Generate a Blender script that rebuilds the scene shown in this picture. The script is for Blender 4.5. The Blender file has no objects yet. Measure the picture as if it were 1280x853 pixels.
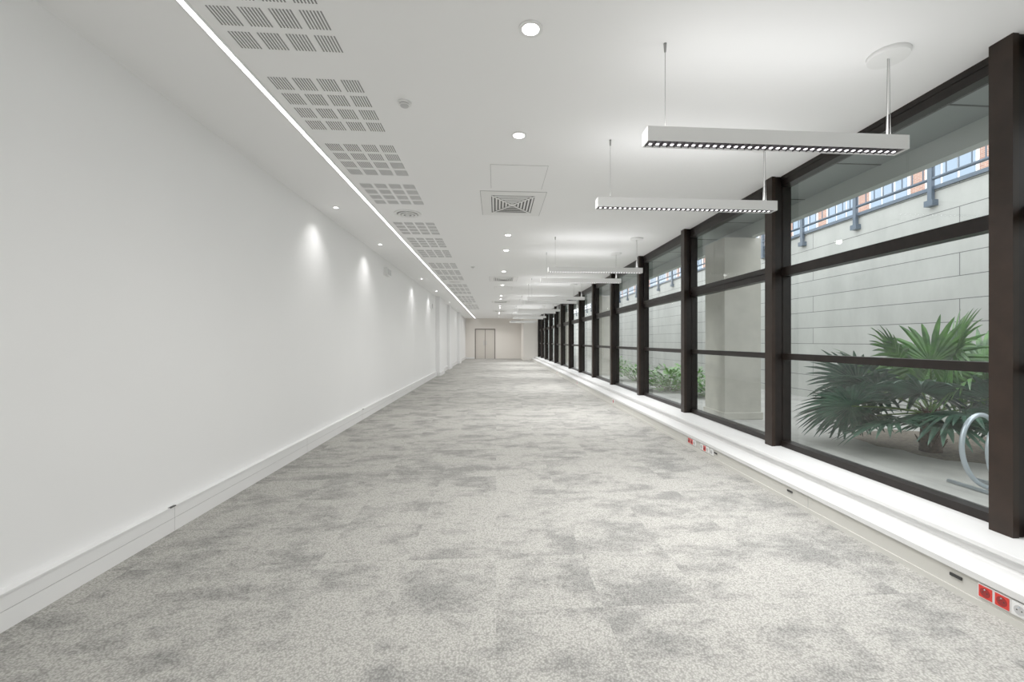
import bpy, math, random
from mathutils import Vector, Matrix
random.seed(7)
S=bpy.context.scene
S.view_settings.view_transform='Standard'
S.view_settings.look='None'
S.view_settings.exposure=0.40
S.view_settings.gamma=1.25

# ---------------------------------------------------------------- materials
def newmat(name):
    m=bpy.data.materials.new(name); m.use_nodes=True
    nt=m.node_tree; return m,nt,nt.nodes['Principled BSDF']
def simple(name,col,rough=0.5,metal=0.0,emit=None,es=0,noise=0.0,nscale=8,bump=0.0,spec=0.5):
    m,nt,b=newmat(name)
    b.inputs['Base Color'].default_value=(*col,1); b.inputs['Roughness'].default_value=rough
    b.inputs['Metallic'].default_value=metal
    b.inputs['Specular IOR Level'].default_value=spec
    if emit:
        b.inputs['Emission Color'].default_value=(*emit,1); b.inputs['Emission Strength'].default_value=es
    if noise>0 or bump>0:
        tc=nt.nodes.new('ShaderNodeTexCoord'); n=nt.nodes.new('ShaderNodeTexNoise')
        n.inputs['Scale'].default_value=nscale; n.inputs['Detail'].default_value=5
        nt.links.new(tc.outputs['Object'],n.inputs['Vector'])
        if noise>0:
            r=nt.nodes.new('ShaderNodeValToRGB')
            r.color_ramp.elements[0].position=0.3; r.color_ramp.elements[1].position=0.7
            r.color_ramp.elements[0].color=(*[c*(1-noise) for c in col],1)
            r.color_ramp.elements[1].color=(*[min(1,c*(1+noise)) for c in col],1)
            nt.links.new(n.outputs['Fac'],r.inputs['Fac']); nt.links.new(r.outputs['Color'],b.inputs['Base Color'])
        if bump>0:
            bp=nt.nodes.new('ShaderNodeBump'); bp.inputs['Strength'].default_value=bump
            nt.links.new(n.outputs['Fac'],bp.inputs['Height']); nt.links.new(bp.outputs['Normal'],b.inputs['Normal'])
    return m

M_wall=simple('white_paint',(0.915,0.915,0.915),0.65,noise=0.006,nscale=2,spec=0.25)
M_ceil=simple('ceiling_paint',(0.93,0.93,0.928),0.7,spec=0.2)
M_end=simple('warm_paint',(0.84,0.80,0.745),0.6)
M_white=simple('white_lacquer',(0.84,0.84,0.83),0.35)
M_sill=simple('sill_laminate',(0.70,0.70,0.69),0.4,noise=0.01,nscale=5)
M_cream=simple('cream_trunking',(0.58,0.57,0.525),0.45)
M_trunkL=simple('white_trunking',(0.86,0.86,0.855),0.4)
M_groove=simple('groove_grey',(0.42,0.42,0.41),0.6)
M_slot=simple('slot_shadow',(0.22,0.22,0.22),0.9)
M_black=simple('black_plastic',(0.012,0.012,0.012),0.4)
M_red=simple('red_socket',(0.68,0.02,0.012),0.35)
M_redshade=simple('socket_recess_shade',(0.26,0.006,0.006),0.5)  # socket red darkened to paint the shade inside the recess
M_frame=simple('bronze_aluminium',(0.0085,0.006,0.005),0.42,metal=0.2,noise=0.25,nscale=14,spec=0.25)
M_frameF=simple('bronze_face',(0.019,0.0115,0.008),0.45,metal=0.2,noise=0.2,nscale=9,spec=0.25)
M_steel=simple('galvanised_steel',(0.50,0.57,0.63),0.35,metal=0.7)
M_wire=simple('wire_steel',(0.33,0.33,0.32),0.4,metal=0.6)
M_louv=simple('louvre_dark',(0.06,0.05,0.06),0.4,metal=0.4)
M_led=simple('led_strip',(1,1,1),0.5,emit=(1,1,1),es=6)
M_dot=simple('led_dot',(1,1,1),0.5,emit=(1,0.98,1.0),es=3)
M_down=simple('downlight_lens',(1,1,1),0.5,emit=(1,0.97,0.92),es=14)
M_grey=simple('grey_plastic',(0.5,0.5,0.5),0.5)
M_door=simple('door_laminate',(0.66,0.62,0.56),0.45)
M_doorf=simple('door_frame_grey',(0.20,0.18,0.165),0.5)
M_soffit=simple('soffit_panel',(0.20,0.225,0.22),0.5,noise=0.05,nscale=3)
M_beam=simple('beam_concrete',(0.38,0.41,0.39),0.7,noise=0.05,nscale=3)
M_col=simple('column_stone',(0.45,0.435,0.38),0.7,noise=0.08,nscale=5)
M_ground=simple('concrete_paving',(0.37,0.365,0.34),0.85,noise=0.16,nscale=3,bump=0.2)
M_soil=simple('soil',(0.13,0.105,0.08),0.95,noise=0.4,nscale=30,bump=0.6)
M_coping=simple('blue_grey_metal',(0.065,0.095,0.135),0.45,metal=0.3)
M_trunk=simple('palm_trunk_fibre',(0.08,0.05,0.035),0.95,noise=0.4,nscale=40,bump=0.8)
M_petiole=simple('palm_petiole',(0.13,0.22,0.06),0.5)

def leafmat(name,a,b_):
    m,nt,b=newmat(name)
    tc=nt.nodes.new('ShaderNodeTexCoord'); n=nt.nodes.new('ShaderNodeTexNoise'); n.inputs['Scale'].default_value=7
    r=nt.nodes.new('ShaderNodeValToRGB'); r.color_ramp.elements[0].position=0.35; r.color_ramp.elements[1].position=0.65
    r.color_ramp.elements[0].color=(*a,1); r.color_ramp.elements[1].color=(*b_,1)
    nt.links.new(tc.outputs['Object'],n.inputs['Vector']); nt.links.new(n.outputs['Fac'],r.inputs['Fac'])
    nt.links.new(r.outputs['Color'],b.inputs['Base Color']); b.inputs['Roughness'].default_value=0.4
    return m
M_leafA=leafmat('palm_leaf_green',(0.018,0.095,0.014),(0.10,0.28,0.04))
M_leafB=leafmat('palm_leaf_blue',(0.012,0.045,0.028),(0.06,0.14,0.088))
M_shrub=leafmat('shrub_leaf',(0.035,0.16,0.01),(0.14,0.38,0.035))

def carpet():
    m,nt,b=newmat('carpet_tiles'); N=nt.nodes.new; L=nt.links.new
    tc=N('ShaderNodeTexCoord')
    sc=N('ShaderNodeVectorMath'); sc.operation='SCALE'; sc.inputs['Scale'].default_value=2.0
    L(tc.outputs['Object'],sc.inputs[0])
    fl=N('ShaderNodeVectorMath'); fl.operation='FLOOR'; L(sc.outputs[0],fl.inputs[0])
    wn=N('ShaderNodeTexWhiteNoise'); wn.noise_dimensions='2D'; L(fl.outputs[0],wn.inputs['Vector'])
    ws=N('ShaderNodeVectorMath'); ws.operation='SCALE'; ws.inputs['Scale'].default_value=0.30
    L(wn.outputs['Color'],ws.inputs[0])
    ad=N('ShaderNodeVectorMath'); ad.operation='ADD'; L(tc.outputs['Object'],ad.inputs[0]); L(ws.outputs[0],ad.inputs[1])
    mp=N('ShaderNodeMapping'); mp.inputs['Scale'].default_value=(1.0,1.7,1.0); L(ad.outputs[0],mp.inputs['Vector'])
    n1=N('ShaderNodeTexNoise'); n1.inputs['Scale'].default_value=2.0; n1.inputs['Detail'].default_value=9; n1.inputs['Roughness'].default_value=0.72
    L(mp.outputs[0],n1.inputs['Vector'])
    r1=N('ShaderNodeValToRGB'); r1.color_ramp.elements[0].position=0.40; r1.color_ramp.elements[1].position=0.53
    r1.color_ramp.elements[0].color=(0.262,0.259,0.244,1); r1.color_ramp.elements[1].color=(0.425,0.416,0.384,1)
    L(n1.outputs['Fac'],r1.inputs['Fac'])
    v=N('ShaderNodeTexVoronoi'); v.inputs['Scale'].default_value=125; L(tc.outputs['Object'],v.inputs['Vector'])
    r2=N('ShaderNodeValToRGB'); r2.color_ramp.elements[0].position=0.2; r2.color_ramp.elements[1].position=0.8
    r2.color_ramp.elements[0].color=(1.12,1.12,1.12,1); r2.color_ramp.elements[1].color=(0.62,0.62,0.62,1)
    L(v.outputs['Distance'],r2.inputs['Fac'])
    sep=N('ShaderNodeSeparateColor'); L(v.outputs['Color'],sep.inputs[0])
    mr=N('ShaderNodeMapRange'); mr.inputs['To Min'].default_value=0.91; mr.inputs['To Max'].default_value=1.08; L(sep.outputs[0],mr.inputs['Value'])
    mx=N('ShaderNodeMix'); mx.data_type='RGBA'; mx.blend_type='MULTIPLY'; mx.inputs[0].default_value=1
    L(r1.outputs['Color'],mx.inputs[6]); L(r2.outputs['Color'],mx.inputs[7])
    mx2=N('ShaderNodeVectorMath'); mx2.operation='SCALE'; L(mx.outputs[2],mx2.inputs[0]); L(mr.outputs[0],mx2.inputs['Scale'])
    L(mx2.outputs[0],b.inputs['Base Color'])
    b.inputs['Roughness'].default_value=0.95; b.inputs['Specular IOR Level'].default_value=0.1
    bp=N('ShaderNodeBump'); bp.inputs['Strength'].default_value=0.25; bp.inputs['Distance'].default_value=0.003; bp.invert=True
    L(v.outputs['Distance'],bp.inputs['Height']); L(bp.outputs['Normal'],b.inputs['Normal'])
    return m
M_carpet=carpet()

def brickmat(name,c1,c2,mort,bw,rh,ms,rough=0.8,bias=0.0,noise=0.06,streak=False):
    m,nt,b=newmat(name); N=nt.nodes.new; L=nt.links.new
    tc=N('ShaderNodeTexCoord'); se=N('ShaderNodeSeparateXYZ'); co=N('ShaderNodeCombineXYZ')
    L(tc.outputs['Object'],se.inputs[0]); L(se.outputs['Y'],co.inputs['X']); L(se.outputs['Z'],co.inputs['Y'])
    br=N('ShaderNodeTexBrick'); L(co.outputs[0],br.inputs['Vector'])
    br.inputs['Scale'].default_value=1; br.inputs['Brick Width'].default_value=bw; br.inputs['Row Height'].default_value=rh
    br.inputs['Mortar Size'].default_value=ms; br.inputs['Mortar Smooth'].default_value=0.1
    br.inputs['Color1'].default_value=(*c1,1); br.inputs['Color2'].default_value=(*c2,1); br.inputs['Mortar'].default_value=(*mort,1)
    n=N('ShaderNodeTexNoise'); n.inputs['Scale'].default_value=1.6; n.inputs['Detail'].default_value=8; n.inputs['Roughness'].default_value=0.65
    if streak:
        mp=N('ShaderNodeMapping'); mp.inputs['Scale'].default_value=(1,1.3,0.5); L(tc.outputs['Object'],mp.inputs['Vector']); L(mp.outputs[0],n.inputs['Vector'])
    else: L(tc.outputs['Object'],n.inputs['Vector'])
    mr=N('ShaderNodeMapRange'); mr.inputs['From Min'].default_value=0.3; mr.inputs['From Max'].default_value=0.7
    mr.inputs['To Min'].default_value=1-noise; mr.inputs['To Max'].default_value=1+noise; L(n.outputs['Fac'],mr.inputs['Value'])
    vs=N('ShaderNodeVectorMath'); vs.operation='SCALE'; L(br.outputs['Color'],vs.inputs[0]); L(mr.outputs[0],vs.inputs['Scale'])
    L(vs.outputs[0],b.inputs['Base Color']); b.inputs['Roughness'].default_value=rough
    return m
M_clad=brickmat('stone_cladding',(0.50,0.505,0.475),(0.465,0.47,0.445),(0.13,0.13,0.125),5.2,0.30,0.006,noise=0.13,streak=True)
M_brick=brickmat('red_brick',(0.36,0.17,0.11),(0.30,0.13,0.09),(0.40,0.36,0.32),0.23,0.075,0.008,noise=0.15)
M_pane=simple('far_window_pane',(0.19,0.26,0.35),0.15)

def glass():
    m=bpy.data.materials.new('window_glass'); m.use_nodes=True; nt=m.node_tree; nt.nodes.clear(); N=nt.nodes.new; L=nt.links.new
    o=N('ShaderNodeOutputMaterial'); t=N('ShaderNodeBsdfTransparent'); t.inputs[0].default_value=(0.925,0.96,0.95,1)
    g=N('ShaderNodeBsdfGlossy'); g.inputs['Roughness'].default_value=0.0; g.inputs[0].default_value=(0.95,0.97,0.97,1)
    f=N('ShaderNodeLayerWeight'); f.inputs['Blend'].default_value=0.5
    pw=N('ShaderNodeMath'); pw.operation='POWER'; pw.inputs[1].default_value=5.0
    mu=N('ShaderNodeMath'); mu.operation='MULTIPLY_ADD'; mu.inputs[1].default_value=0.7; mu.inputs[2].default_value=0.06; mu.use_clamp=True
    mx=N('ShaderNodeMixShader'); L(f.outputs['Facing'],pw.inputs[0]); L(pw.outputs[0],mu.inputs[0]); L(mu.outputs[0],mx.inputs[0]); L(t.outputs[0],mx.inputs[1]); L(g.outputs[0],mx.inputs[2])
    L(mx.outputs[0],o.inputs['Surface']); return m
M_glass=glass()

# ---------------------------------------------------------------- mesh builder
class MB:
    def __init__(s): s.v=[];s.f=[];s.m=[];s.mats=[];s.sm=[]
    def mi(s,mat):
        if mat not in s.mats: s.mats.append(mat)
        return s.mats.index(mat)
    def face(s,pts,mat,smooth=False):
        i=len(s.v); s.v+= [tuple(p) for p in pts]; s.f.append(tuple(range(i,i+len(pts)))); s.m.append(s.mi(mat)); s.sm.append(smooth)
    def box(s,x0,x1,y0,y1,z0,z1,mat):
        i=len(s.v)
        s.v+=[(x0,y0,z0),(x1,y0,z0),(x1,y1,z0),(x0,y1,z0),(x0,y0,z1),(x1,y0,z1),(x1,y1,z1),(x0,y1,z1)]
        for q in [(0,3,2,1),(4,5,6,7),(0,1,5,4),(1,2,6,5),(2,3,7,6),(3,0,4,7)]:
            s.f.append(tuple(i+k for k in q)); s.m.append(s.mi(mat)); s.sm.append(False)
        return s
    def cyl(s,p0,p1,r0,r1,mat,n=20,caps=True):
        p0=Vector(p0);p1=Vector(p1);d=(p1-p0).normalized()
        a=d.orthogonal().normalized(); b=d.cross(a); i=len(s.v)
        for p,r in((p0,r0),(p1,r1)):
            for k in range(n):
                t=2*math.pi*k/n; s.v.append(tuple(p+a*r*math.cos(t)+b*r*math.sin(t)))
        mi=s.mi(mat)
        for k in range(n):
            s.f.append((i+k,i+(k+1)%n,i+n+(k+1)%n,i+n+k)); s.m.append(mi); s.sm.append(True)
        if caps:
            s.f.append(tuple(i+k for k in reversed(range(n)))); s.m.append(mi); s.sm.append(False)
            s.f.append(tuple(i+n+k for k in range(n))); s.m.append(mi); s.sm.append(False)
    def tube(s,pts,r,mat,n=10):
        P=[Vector(p) for p in pts]; i=len(s.v); mi=s.mi(mat); ref=Vector((0,1,0))
        for j,p in enumerate(P):
            d=(P[min(j+1,len(P)-1)]-P[max(j-1,0)]).normalized()
            a=(ref-d*ref.dot(d)).normalized(); b=d.cross(a)
            for k in range(n):
                t=2*math.pi*k/n; s.v.append(tuple(p+a*r*math.cos(t)+b*r*math.sin(t)))
        for j in range(len(P)-1):
            for k in range(n):
                s.f.append((i+j*n+k,i+j*n+(k+1)%n,i+(j+1)*n+(k+1)%n,i+(j+1)*n+k)); s.m.append(mi); s.sm.append(True)
    def ring(s,c,r_in,r_out,z0,z1,mat,n=28):
        i=len(s.v); mi=s.mi(mat)
        for r,z in((r_out,z1),(r_out,z0),(r_in,z0),(r_in,z1)):
            for k in range(n):
                t=2*math.pi*k/n; s.v.append((c[0]+r*math.cos(t),c[1]+r*math.sin(t),z))
        for j in range(3):
            for k in range(n):
                s.f.append((i+j*n+k,i+j*n+(k+1)%n,i+(j+1)*n+(k+1)%n,i+(j+1)*n+k)); s.m.append(mi); s.sm.append(False)
    def build(s,name,bevel=0):
        me=bpy.data.meshes.new(name); me.from_pydata(s.v,[],s.f)
        for m in s.mats: me.materials.append(m)
        me.polygons.foreach_set('material_index',s.m); me.polygons.foreach_set('use_smooth',s.sm); me.update()
        ob=bpy.data.objects.new(name,me); S.collection.objects.link(ob)
        if bevel:
            bv=ob.modifiers.new('bevel','BEVEL'); bv.width=bevel; bv.segments=2; bv.limit_method='ANGLE'
        return ob
def B(name,*a,bevel=0):
    m=MB(); m.box(*a); return m.build(name,bevel)
def light(name,kind,loc,energy,parent=None,rot=(0,0,0),col=(1,1,1),**k):
    l=bpy.data.lights.new(name,kind); l.energy=energy; l.color=col
    for a,b in k.items(): setattr(l,a,b)
    o=bpy.data.objects.new(name,l); o.location=loc; o.rotation_euler=rot; S.collection.objects.link(o)
    if parent: o.parent=parent
    return o

# ---------------------------------------------------------------- room shell
XL=-2.15; XG=2.79; ZC=2.84; YB=-3.5; YE=30.6
B('floor',XL-0.15,3.0,YB-0.15,YE+0.15,-0.12,0.0,M_carpet)
B('ceiling',XL-0.15,2.97,YB-0.15,YE+0.15,ZC,ZC+0.4,M_ceil)
B('wall_left',XL-0.15,XL,YB,YE,0,ZC,M_wall)
B('wall_back',XL-0.15,3.0,YB-0.15,YB,0,ZC,M_wall)
m=MB()
m.box(XL-0.15,-1.50,YE,YE+0.15,0,ZC,M_end); m.box(-0.06,3.0,YE,YE+0.15,0,ZC,M_end); m.box(-1.50,-0.06,YE,YE+0.15,2.12,ZC,M_end)
m.build('wall_far')
B('wall_right_partition',1.74,2.97,27.6,YE,0,ZC,M_end)
m=MB()
m.box(-1.50,-1.43,YE-0.02,YE+0.13,0,2.12,M_doorf); m.box(-0.13,-0.06,YE-0.02,YE+0.13,0,2.12,M_doorf); m.box(-1.43,-0.13,YE-0.02,YE+0.13,2.05,2.12,M_doorf)
m.box(-1.43,-0.80,YE+0.03,YE+0.08,0.005,2.05,M_door); m.box(-0.76,-0.13,YE+0.03,YE+0.08,0.005,2.05,M_door)
m.box(-0.80,-0.76,YE+0.02,YE+0.09,0.005,2.05,M_doorf)
for x in(-0.86,-0.70): m.cyl((x,YE-0.03,0.95),(x,YE-0.03,1.25),0.012,0.012,M_steel,10); m.box(x-0.01,x+0.01,YE-0.03,YE+0.03,0.98,1.0,M_steel); m.box(x-0.01,x+0.01,YE-0.03,YE+0.03,1.2,1.22,M_steel)
m.build('door_1')
for y0,y1,d in((15.6,16.9,0.14),(19.2,20.2,0.10),(24.0,25.0,0.14)):
    m=MB(); m.box(XL,XL+d,y0,y1,0,ZC,M_wall); m.box(XL,XL+d+0.025,y0-0.02,y1+0.02,0,0.12,M_trunkL)
    m.build('wall_column',0.004)
m=MB()
for a,b in((YB,15.55),(16.95,19.15),(20.25,23.95),(25.05,YE)):
    m.box(XL,XL+0.038,a,b,0,0.085,M_trunkL)
    m.box(XL,XL+0.034,a,b,0.085,0.089,M_groove)
    m.box(XL,XL+0.038,a,b,0.089,0.158,M_trunkL)
    m.box(XL,XL+0.045,a,b,0.158,0.168,M_trunkL)
for y in(2.95,7.0): m.box(XL+0.03,XL+0.047,y,y+0.05,0.164,0.170,M_black)
for y in (-1,1,3,5,7,9,11,13): m.box(XL+0.037,XL+0.0385,y-0.001,y+0.001,0,0.158,M_groove)
m.build('baseboard_left')
B('baseboard_far',XL+0.05,-1.52,YE-0.02,YE,0,0.10,M_trunkL)

m=MB()
m.box(2.47,2.99,YB,27.6,0.0,0.215,M_sill)
m.box(2.44,2.80,YB,27.6,0.205,0.232,M_sill)
m.build('window_sill',0.004)
m=MB()
m.box(2.27,2.47,YB,27.6,0.0,0.125,M_cream)
m.box(2.255,2.475,YB,27.6,0.125,0.155,M_sill)
m.box(2.263,2.27,YB,27.6,0.0,0.03,M_cream)
m.box(2.266,2.27,YB,27.6,0.118,0.125,M_groove)
y=-3.0
while y<27: m.box(2.2685,2.27,y,y+0.003,0.03,0.12,M_groove); y+=2.0
m.build('baseboard_right')
def sockets(y,pattern):
    m=MB()
    for k,c in enumerate(pattern):
        yc=y-0.066*k
        mat={'r':M_red,'w':M_white,'b':M_black}[c]
        if c=='b': m.box(2.262,2.2695,yc-0.035,yc+0.02,0.08,0.094,M_black); continue
        m.box(2.262,2.2695,yc-0.032,yc+0.032,0.05,0.114,M_white)
        m.box(2.259,2.262,yc-0.027,yc+0.027,0.055,0.109,mat)
        m.cyl((2.2592,yc,0.082),(2.258,yc,0.082),0.021,0.021,M_grey if c=='w' else M_redshade,20)  # flat disc, its darker tone paints the shade of a recess
        for dy in(-0.009,0.009): m.cyl((2.2582,yc+dy,0.082),(2.2572,yc+dy,0.082),0.003,0.003,M_black,8)
        m.cyl((2.2582,yc,0.096),(2.254,yc,0.096),0.0025,0.0025,M_steel,8)
    m.build('power_outlet_strip')
sockets(1.989,'b'); sockets(1.848,'rrw')
sockets(4.93,'rrw'); sockets(4.62,'wrw'); sockets(4.40,'wb')
for yy in(8.3,12.0,16.0): sockets(yy,'wrw')
for yy in(3.2,): sockets(yy,'b')

# ---------------------------------------------------------------- windows
PITCH=1.95; Y0=2.10; ZH=2.80; ZS=0.232
def mullion(m,y):
    m.box(2.655,2.69,y-0.055,y+0.055,ZS,ZC,M_frameF)
    m.box(2.69,2.765,y-0.048,y+0.048,ZS,ZC,M_frame)
    m.box(2.765,2.85,y-0.055,y+0.055,ZS,ZC,M_frame)
n=1
k=-3
while True:
    ya=Y0+PITCH*k; yb=ya+PITCH
    if yb>27.6: break
    m=MB()
    mullion(m,ya)
    a=ya+0.055; b=yb-0.055
    m.box(2.75,2.85,a,b,ZH-0.06,ZH,M_frame)
    m.box(2.745,2.86,a,b,ZH,ZC,M_frame)
    m.box(2.75,2.85,a,b,ZS,0.285,M_frame)
    m.box(2.75,2.84,a,b,1.872,1.958,M_frame)
    m.box(2.755,2.83,a,b,1.072,1.13,M_frame)
    if k>=1:
        s0,s1=1.958,ZH-0.06
        m.box(2.74,2.82,a,a+0.03,s0-0.05,s1,M_frame); m.box(2.74,2.82,b-0.03,b,s0-0.05,s1,M_frame)
        m.box(2.738,2.82,a+0.03,b-0.03,s0-0.02,s0+0.035,M_frame); m.box(2.738,2.82,a+0.03,b-0.03,s1-0.035,s1,M_frame)
    m.face([(XG,a,0.27),(XG,a,ZH-0.05),(XG,b,ZH-0.05),(XG,b,0.27)],M_glass)
    m.build('window_%d'%n)
    n+=1; k+=1
m=MB(); mullion(m,ya); m.box(2.76,2.97,ya+0.06,27.6,0.2,ZC,M_frame); m.build('window_%d'%n)
B('wall_right',2.78,2.97,YB,Y0+PITCH*-3-0.06,0.2,ZC,M_wall)

# ---------------------------------------------------------------- ceiling things
m=MB()
m.box(-1.48,-1.45,YB+0.1,YE-0.2,ZC-0.004,ZC-0.0005,M_led)
m.box(-1.492,-1.48,YB+0.1,YE-0.2,ZC-0.008,ZC,M_white); m.box(-1.45,-1.438,YB+0.1,YE-0.2,ZC-0.008,ZC,M_white)
m.build('led_strip_light')
def slotpanel(y0):
    m=MB()
    for i in range(4):
        for j in range(4):
            px=-1.375+i*0.143; py=y0+j*0.172
            for s in range(7):
                x=px+s*0.0165
                m.box(x,x+0.0075,py,py+0.128,ZC-0.0012,ZC,M_slot)
    m.build('perforated_ceiling_panel')
for yy in[-1.75,-0.8]+[0.90,1.80,2.70,3.58,4.46,5.88,6.76,7.64,8.9,9.8,10.7,12.2,13.1,14.0,15.4,16.3,17.2,19,20,21]:
    slotpanel(yy)
def round_diffuser(x,y,r):
    m=MB()
    for k,(a,b,dz) in enumerate(((0.80,1.0,0.012),(0.55,0.70,0.02),(0.30,0.45,0.026))):
        m.ring((x,y),r*a,r*b,ZC-dz,ZC-dz+0.008 if k else ZC,M_white)
    m.cyl((x,y,ZC-0.001),(x,y,ZC-0.003),r*0.85,r*0.85,M_slot,28)
    m.cyl((x,y,ZC-0.02),(x,y,ZC-0.03),r*0.18,r*0.15,M_white,20)
    for t in range(4):
        c,s_=math.cos(t*math.pi/2),math.sin(t*math.pi/2)
        m.cyl((x,y,ZC-0.012),(x+c*r*0.85,y+s_*r*0.85,ZC-0.010),0.005,0.005,M_white,6)
    m.build('round_ceiling_diffuser')
round_diffuser(-1.10,5.47,0.165); round_diffuser(-1.10,11.75,0.165); round_diffuser(-1.10,18.3,0.165)
def grille(x,y,w,l):
    m=MB(); z=ZC
    x0,x1,y0,y1=x-w/2,x+w/2,y-l/2,y+l/2; t=0.11
    zf=z-0.008
    for a in((x0-0.007,x0,y0-0.007,y1+0.007),(x1,x1+0.007,y0-0.007,y1+0.007),(x0,x1,y0-0.007,y0),(x0,x1,y1,y1+0.007)):
        m.box(*a,z-0.002,z,M_groove)
    m.box(x0,x1,y0,y0+t,zf,z,M_white); m.box(x0,x1,y1-t,y1,zf,z,M_white)
    m.box(x0,x0+t,y0+t,y1-t,zf,z,M_white); m.box(x1-t,x1,y0+t,y1-t,zf,z,M_white)
    m.box(x0+t,x1-t,y0+t,y1-t,z-0.0035,z-0.001,M_black)
    a=w/2-t; b=l/2-t
    ns=6
    for i in range(ns):
        f0=0.95-i*0.155; f1=f0-0.078
        if f1<=0.02: break
        g0,g1=f0-0.08,f1-0.07
        zz=z-0.008
        for sy in(-1,1):
            m.face([(x-a*max(g0,0.02),y+sy*b*f0,zz),(x+a*max(g0,0.02),y+sy*b*f0,zz),(x+a*max(g1,0.01),y+sy*b*f1,zz-0.003),(x-a*max(g1,0.01),y+sy*b*f1,zz-0.003)],M_white)
        for sx in(-1,1):
            m.face([(x+sx*a*f0,y-b*max(g0,0.02),zz),(x+sx*a*f0,y+b*max(g0,0.02),zz),(x+sx*a*f1,y+b*max(g1,0.01),zz-0.003),(x+sx*a*f1,y-b*max(g1,0.01),zz-0.003)],M_white)
    for j,s1 in enumerate((1,-1)):
        d=Vector((a,b*s1,0)); nrm=Vector((-d.y,d.x,0)).normalized()*0.012; c=Vector((x,y,z-0.0125-0.0005*j))
        m.face([c-d-nrm,c-d+nrm,c+d+nrm,c+d-nrm],M_white)
    m.build('air_conditioning_grille')
grille(0.185,5.02,0.70,0.86); grille(0.185,11.1,0.70,0.86); grille(0.185,17.6,0.70,0.86); grille(0.185,23.0,0.70,0.86)
def hatch(x,y,w,l):
    m=MB(); t=0.004
    m.box(x-w/2,x+w/2,y-l/2,y+l/2,ZC-0.003,ZC,M_ceil)
    for a in((x-w/2-t,x-w/2,y-l/2-t,y+l/2+t),(x+w/2,x+w/2+t,y-l/2-t,y+l/2+t),(x-w/2,x+w/2,y-l/2-t,y-l/2),(x-w/2,x+w/2,y+l/2,y+l/2+t)):
        m.box(*a,ZC-0.0015,ZC,M_groove)
    m.build('ceiling_access_hatch')
hatch(0.21,4.20,0.52,0.60); hatch(0.21,13.0,0.52,0.6)
def detector(x,y):
    m=MB(); m.cyl((x,y,ZC),(x,y,ZC-0.010),0.046,0.046,M_white,24); m.cyl((x,y,ZC-0.010),(x,y,ZC-0.026),0.032,0.025,M_grey,24)
    m.ring((x,y),0.026,0.033,ZC-0.020,ZC-0.016,M_white); m.build('smoke_detector')
detector(-0.61,2.93); detector(-0.5,9.3)
def downlight(x,y,e,r=0.045,spot=100,es=None):
    m=MB(); m.ring((x,y),r*0.78,r*1.12,ZC-0.006,ZC,M_white); m.cyl((x,y,ZC-0.0005),(x,y,ZC-0.003),r*0.8,r*0.8,M_down,24)
    o=m.build('recessed_downlight')
    light('lamp','SPOT',(x,y,ZC-0.02),e,o,col=(1,0.985,0.965),spot_size=math.radians(spot),spot_blend=1.0,shadow_soft_size=0.04)
for y in[-2.05,-0.94,2.22,3.36,6.5,7.6,9.9,12.3,15.2,16.35,19.5,20.7,24.2,25.3]: downlight(0.175,y-(0.03 if y>2 else 0),60,r=0.055 if y>0 else 0.045,spot=168)
downlight(0.175,28.6,100,spot=160); downlight(-0.8,29.3,40,spot=150); downlight(1.2,22.2,45,spot=140)
for y in(5.28,7.24,11.2,13.9,17.9,21,23,26,28,-0.5): downlight(-1.90,y,14,r=0.032,spot=115)

def pendant(y):
    x0,x1=0.79,2.25; zt=2.375; zb=2.30; hw=0.045
    e=MB()
    e.box(x0,x1,y-hw,y-hw+0.006,zb,zt,M_white); e.box(x0,x1,y+hw-0.006,y+hw,zb,zt,M_white)
    e.box(x0,x1,y-hw+0.006,y+hw-0.006,zt-0.006,zt,M_white)
    e.box(x0,x0+0.006,y-hw+0.006,y+hw-0.006,zb,zt-0.006,M_white); e.box(x1-0.006,x1,y-hw+0.006,y+hw-0.006,zb,zt-0.006,M_white)
    e.box(x0+0.006,x1-0.006,y-hw+0.006,y+hw-0.006,zb+0.008,zb+0.014,M_louv)
    nb=36; st=(x1-x0-0.03)/nb
    for i in range(nb):
        xx=x0+0.015+i*st
        e.box(xx-0.0012,xx+0.0012,y-hw+0.006,y+hw-0.006,zb+0.001,zb+0.008,M_louv)
        xc=xx+st/2
        for yy in(0.016,): e.box(xc-0.007,xc+0.007,y+yy-0.007,y+yy+0.007,zb+0.006,zb+0.0079,M_dot)
    for xw,can in((0.90,0),(2.17,1)):
        if not can:
            e.cyl((xw,y,zt),(xw,y,ZC-0.035),0.0015,0.0015,M_wire,6)
            e.cyl((xw,y,ZC-0.045),(xw,y,ZC),0.006,0.009,M_wire,12)
        else:
            for d in(-0.012,0.012): e.cyl((xw+d,y,zt),(xw+d*0.5,y,ZC-0.02),0.0015,0.0015,M_wire,6)
            e.cyl((xw+0.004,y+0.01,zt),(xw,y,ZC-0.02),0.003,0.003,M_white,6)
            e.cyl((xw,y,ZC),(xw,y,ZC-0.024),0.10,0.095,M_white,32)
        e.cyl((xw,y,zt),(xw,y,zt+0.02),0.006,0.004,M_wire,10)
    o=e.build('pendant_linear_light')
    light('down_lamp','AREA',((x0+x1)/2,y,zb-0.001),15,o,shape='RECTANGLE',size=1.4,size_y=0.07,spread=math.radians(122))
    light('ceiling_fill','AREA',((x0+x1)/2,y,zt+0.004),1.5,o,rot=(math.pi,0,0),shape='RECTANGLE',size=1.4,size_y=0.07)  # fill light added on top of the pendant to brighten the ceiling
for y in[-2.05,-0.94,2.25,3.36,6.55,7.7,10.9,12.0,15.2,16.35,19.5,20.65,23.8,24.95]: pendant(y)
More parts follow.
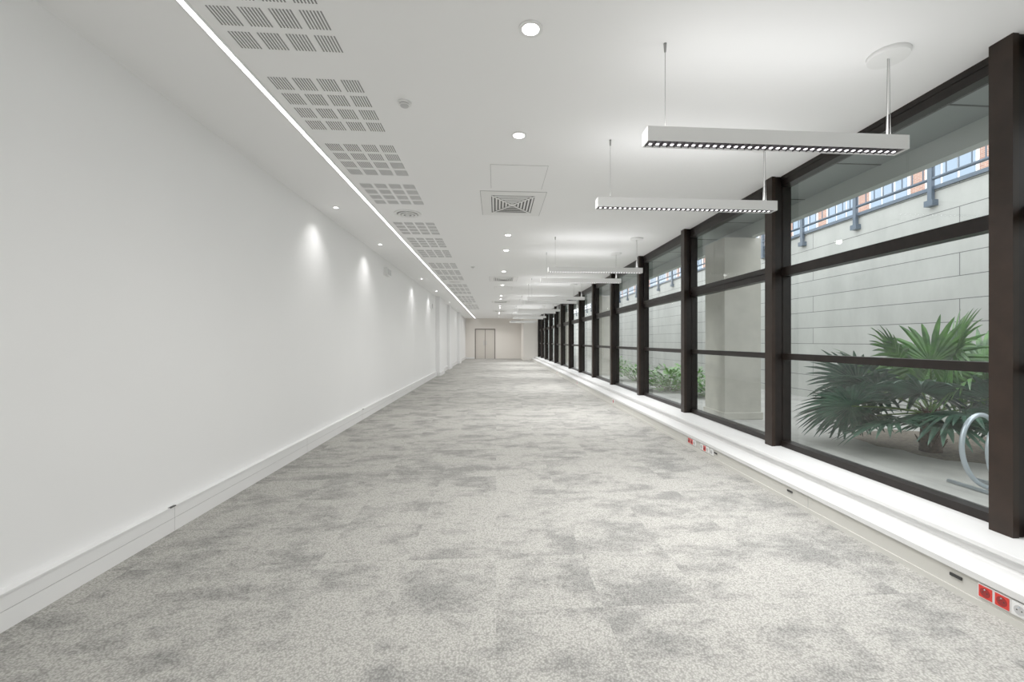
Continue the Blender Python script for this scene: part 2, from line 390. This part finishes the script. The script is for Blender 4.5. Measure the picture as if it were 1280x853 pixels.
m=MB(); m.box(XL,XL+0.07,8.45,8.75,2.52,2.66,M_white); m.box(XL+0.07,XL+0.075,8.47,8.73,2.535,2.645,M_grey); m.build('emergency_exit_light',0.006)
m=MB(); m.box(XL,XL+0.05,14.3,14.55,2.3,2.5,M_white);m.box(XL+0.05,XL+0.053,14.33,14.52,2.33,2.47,M_grey); m.build('emergency_exit_light',0.006)

# ---------------------------------------------------------------- exterior
GZ=0.16
B('courtyard_ground',2.99,6.0,-8,60,GZ-0.3,GZ,M_ground)
m=MB()
m.box(6.0,6.4,-8,60,GZ-0.3,3.32,M_clad)
m.build('courtyard_wall')
m=MB()
m.box(5.96,6.45,-8,60,3.32,3.37,M_coping)
yy=-7
while yy<60:
    m.box(5.93,5.98,yy,yy+0.06,3.12,4.35,M_coping); m.box(5.91,6.0,yy-0.03,yy+0.09,3.10,3.18,M_coping); yy+=1.25
for z in(3.47,4.33): m.cyl((5.955,-8,z),(5.955,60,z),0.022,0.022,M_coping,10)
yy=-7
while yy<30:
    m.box(5.95,5.962,yy,yy+0.012,3.47,4.33,M_coping); yy+=0.156
m.build('courtyard_railing')
m=MB()
m.box(2.975,3.5,-8,34,2.86,3.2,M_soffit)
yy=-8
while yy<34: m.box(3.0,3.5,yy,yy+0.012,2.855,2.86,M_black); yy+=1.95/2
m.box(3.5,3.6,-8,34,2.69,3.5,M_beam)
m.build('roof_overhang')
for yc in(-1.75,6.05,13.85,21.65):
    m=MB(); m.box(3.15,3.68,yc-0.28,yc+0.28,GZ,2.69,M_col); m.box(3.13,3.70,yc-0.3,yc+0.3,GZ,GZ+0.1,M_col); m.build('exterior_column',0.01)
B('courtyard_end_wall',2.99,6.0,40,40.3,GZ,3.3,M_beam)
m=MB(); XB=18.0
m.box(XB,XB+1,-5,80,0,18,M_brick)
for fl in range(5):
    zb=1.35+fl*3.0
    m.box(XB-0.1,XB+0.05,-5,80,zb-0.40,zb-0.08,M_white)
    y=-4
    while y<78:
        m.box(XB-0.07,XB,y,y+2.0,zb,zb+1.75,M_white)
        for a in(0.08,0.72,1.36):
            m.box(XB-0.1,XB-0.06,y+a,y+a+0.54,zb+0.08,zb+0.55,M_pane); m.box(XB-0.1,XB-0.06,y+a,y+a+0.54,zb+0.65,zb+1.67,M_pane)
        y+=2.7
m.build('brick_building')

m=MB(); rnd=random.Random(3); cx,cy=4.8,4.2; ring=[]
for k in range(28):
    t=2*math.pi*k/28; r=1+rnd.uniform(-0.12,0.12); ring.append((cx+0.85*r*math.cos(t),cy+0.8*r*math.sin(t),GZ+0.003))
for k in range(28):
    m.face([ring[k],ring[(k+1)%28],(cx,cy,GZ+0.03)],M_soil,True)
m.build('soil_bed')

def fan_leaf(m,base,az,el,plen,R,roll,mat,nb=30,droop=0.35,spread=155):
    d=Vector((math.cos(az)*math.cos(el),math.sin(az)*math.cos(el),math.sin(el)))
    pts=[Vector(base)+d*plen*t+Vector((0,0,-0.10*plen*t*t)) for t in(0,0.33,0.66,1)]
    for a,b,ra,rb in zip(pts[:-1],pts[1:],(0.012,0.010,0.008),(0.010,0.008,0.006)): m.cyl(a,b,ra,rb,M_petiole,6)
    c=pts[-1]; d=(pts[-1]-pts[-2]).normalized()
    side=d.cross(Vector((0,0,1))).normalized(); side=Matrix.Rotation(roll,3,d)@side
    nrm=side.cross(d).normalized()
    for i in range(nb):
        t=math.radians(-spread+2*spread*i/(nb-1)+rnd.uniform(-2,2))
        dr=d*math.cos(t)+side*math.sin(t)
        L=R*(0.80+0.20*math.cos(t*0.6))*rnd.uniform(0.93,1.06)
        w=dr.cross(nrm).normalized()
        prev=None
        # blades touch each other near the hub (palmate fan), then split into tapering tips
        seg=[(0.0,0.003),(0.25,0.020),(0.5,0.026),(0.75,0.018),(0.92,0.008),(1.0,0.001)]
        dd=droop*rnd.uniform(0.6,1.5)
        for s,wd in seg:
            p=c+dr*L*s+Vector((0,0,-dd*L*max(0,s-0.35)**1.6))
            p+=nrm*0.04*s
            p.z=max(p.z,GZ+0.035)
            cur=(p-w*wd+nrm*wd*0.45,p,p+w*wd+nrm*wd*0.45)
            if prev:
                m.face([prev[0],prev[1],cur[1],cur[0]],mat,False); m.face([prev[1],prev[2],cur[2],cur[1]],mat,False)
            prev=cur
m=MB(); px,py=4.25,3.95
m.cyl((px,py,GZ+0.0),(px,py,GZ+0.42),0.09,0.07,M_trunk,14)
for k in range(30):
    t=rnd.uniform(0,6.28); z=GZ+rnd.uniform(0.02,0.4)
    m.cyl((px+0.07*math.cos(t),py+0.07*math.sin(t),z),(px+0.12*math.cos(t),py+0.12*math.sin(t),z+0.09),0.012,0.004,M_trunk,5)
top=(px,py,GZ+0.38)
D=math.radians
LV=[(315,76,0.68,0.56,0.2,M_leafA),(330,55,0.66,0.57,0.5,M_leafA),(225,84,0.55,0.54,0.1,M_leafA),(130,66,0.60,0.54,0.4,M_leafA),
    (135,30,0.66,0.54,0.9,M_leafB),(150,8,0.64,0.54,0.7,M_leafB),(170,30,0.55,0.52,0.4,M_leafB),(215,35,0.50,0.52,0.0,M_leafB),
    (250,15,0.50,0.50,0.2,M_leafB),(290,30,0.50,0.52,-0.6,M_leafB),(325,15,0.60,0.54,-0.6,M_leafB),(110,42,0.6,0.52,0.3,M_leafA),
    (60,40,0.5,0.5,0.2,M_leafA),(20,45,0.5,0.5,0.2,M_leafA),(190,-2,0.50,0.48,0.3,M_leafB),(275,50,0.55,0.52,0.4,M_leafA),(300,5,0.5,0.50,0.2,M_leafB),
    (235,2,0.45,0.46,0.0,M_leafB),(140,-4,0.5,0.46,0.5,M_leafB),(165,10,0.70,0.48,0.9,M_leafB)]
for az,el,pl,R,ro,mt in LV: fan_leaf(m,top,D(az),D(el),pl,R,ro,mt,droop=0.42)
m.build('fan_palm')

def shrub(x,y,w,h,nl):
    m=MB()
    for i in range(nl):
        t=rnd.uniform(0,6.28); r=w*math.sqrt(rnd.random()); z=GZ+h*rnd.uniform(0.15,1)*(1-0.5*(r/w)**2)
        p=Vector((x+r*math.cos(t),y+r*math.sin(t),z))
        if i%8==0: m.cyl((x+0.3*r*math.cos(t),y+0.3*r*math.sin(t),GZ),p,0.006,0.003,M_petiole,5)
        d=Vector((math.cos(t)+rnd.uniform(-.5,.5),math.sin(t)+rnd.uniform(-.5,.5),rnd.uniform(-0.3,0.8))).normalized()
        s=d.cross(Vector((0,0,1))).normalized(); L=rnd.uniform(0.08,0.16); W=L*0.28
        m.face([p,p+d*L*0.5+s*W,p+d*L,p+d*L*0.5-s*W],M_shrub)
    m.build('green_shrub')
shrub(3.75,9.2,0.5,0.55,650); shrub(4.3,8.1,0.45,0.48,500); shrub(3.9,11.6,0.5,0.5,450); shrub(4.6,10.2,0.6,0.55,500); shrub(4.2,15.0,0.6,0.6,400)

m=MB(); pts=[]
R=0.26
for i in range(260):
    t=i/259*2*math.pi*6.5
    pts.append((3.60+R*0.75*math.cos(t),3.02-0.17*t/(2*math.pi),GZ+0.02+R+R*math.sin(t)))
m.tube(pts,0.016,M_steel,8)
for dx in(-0.12,0.12): m.cyl((3.60+dx,3.10,GZ+0.014),(3.60+dx,1.85,GZ+0.014),0.014,0.014,M_steel,8)
m.build('bicycle_rack')

# ---------------------------------------------------------------- world & camera
w=bpy.data.worlds.new('overcast_sky'); S.world=w; w.use_nodes=True
bg=w.node_tree.nodes['Background']; bg.inputs[0].default_value=(0.94,0.97,1.0,1); bg.inputs[1].default_value=2.3
cam=bpy.data.cameras.new('camera'); cam.lens=540/1280*36; cam.sensor_width=36; cam.shift_x=-18/1280; cam.clip_start=0.05; cam.clip_end=200
co=bpy.data.objects.new('camera',cam); co.location=(0,0,1.25); co.rotation_euler=(math.radians(90),0,math.radians(-4)); S.collection.objects.link(co)
S.camera=co
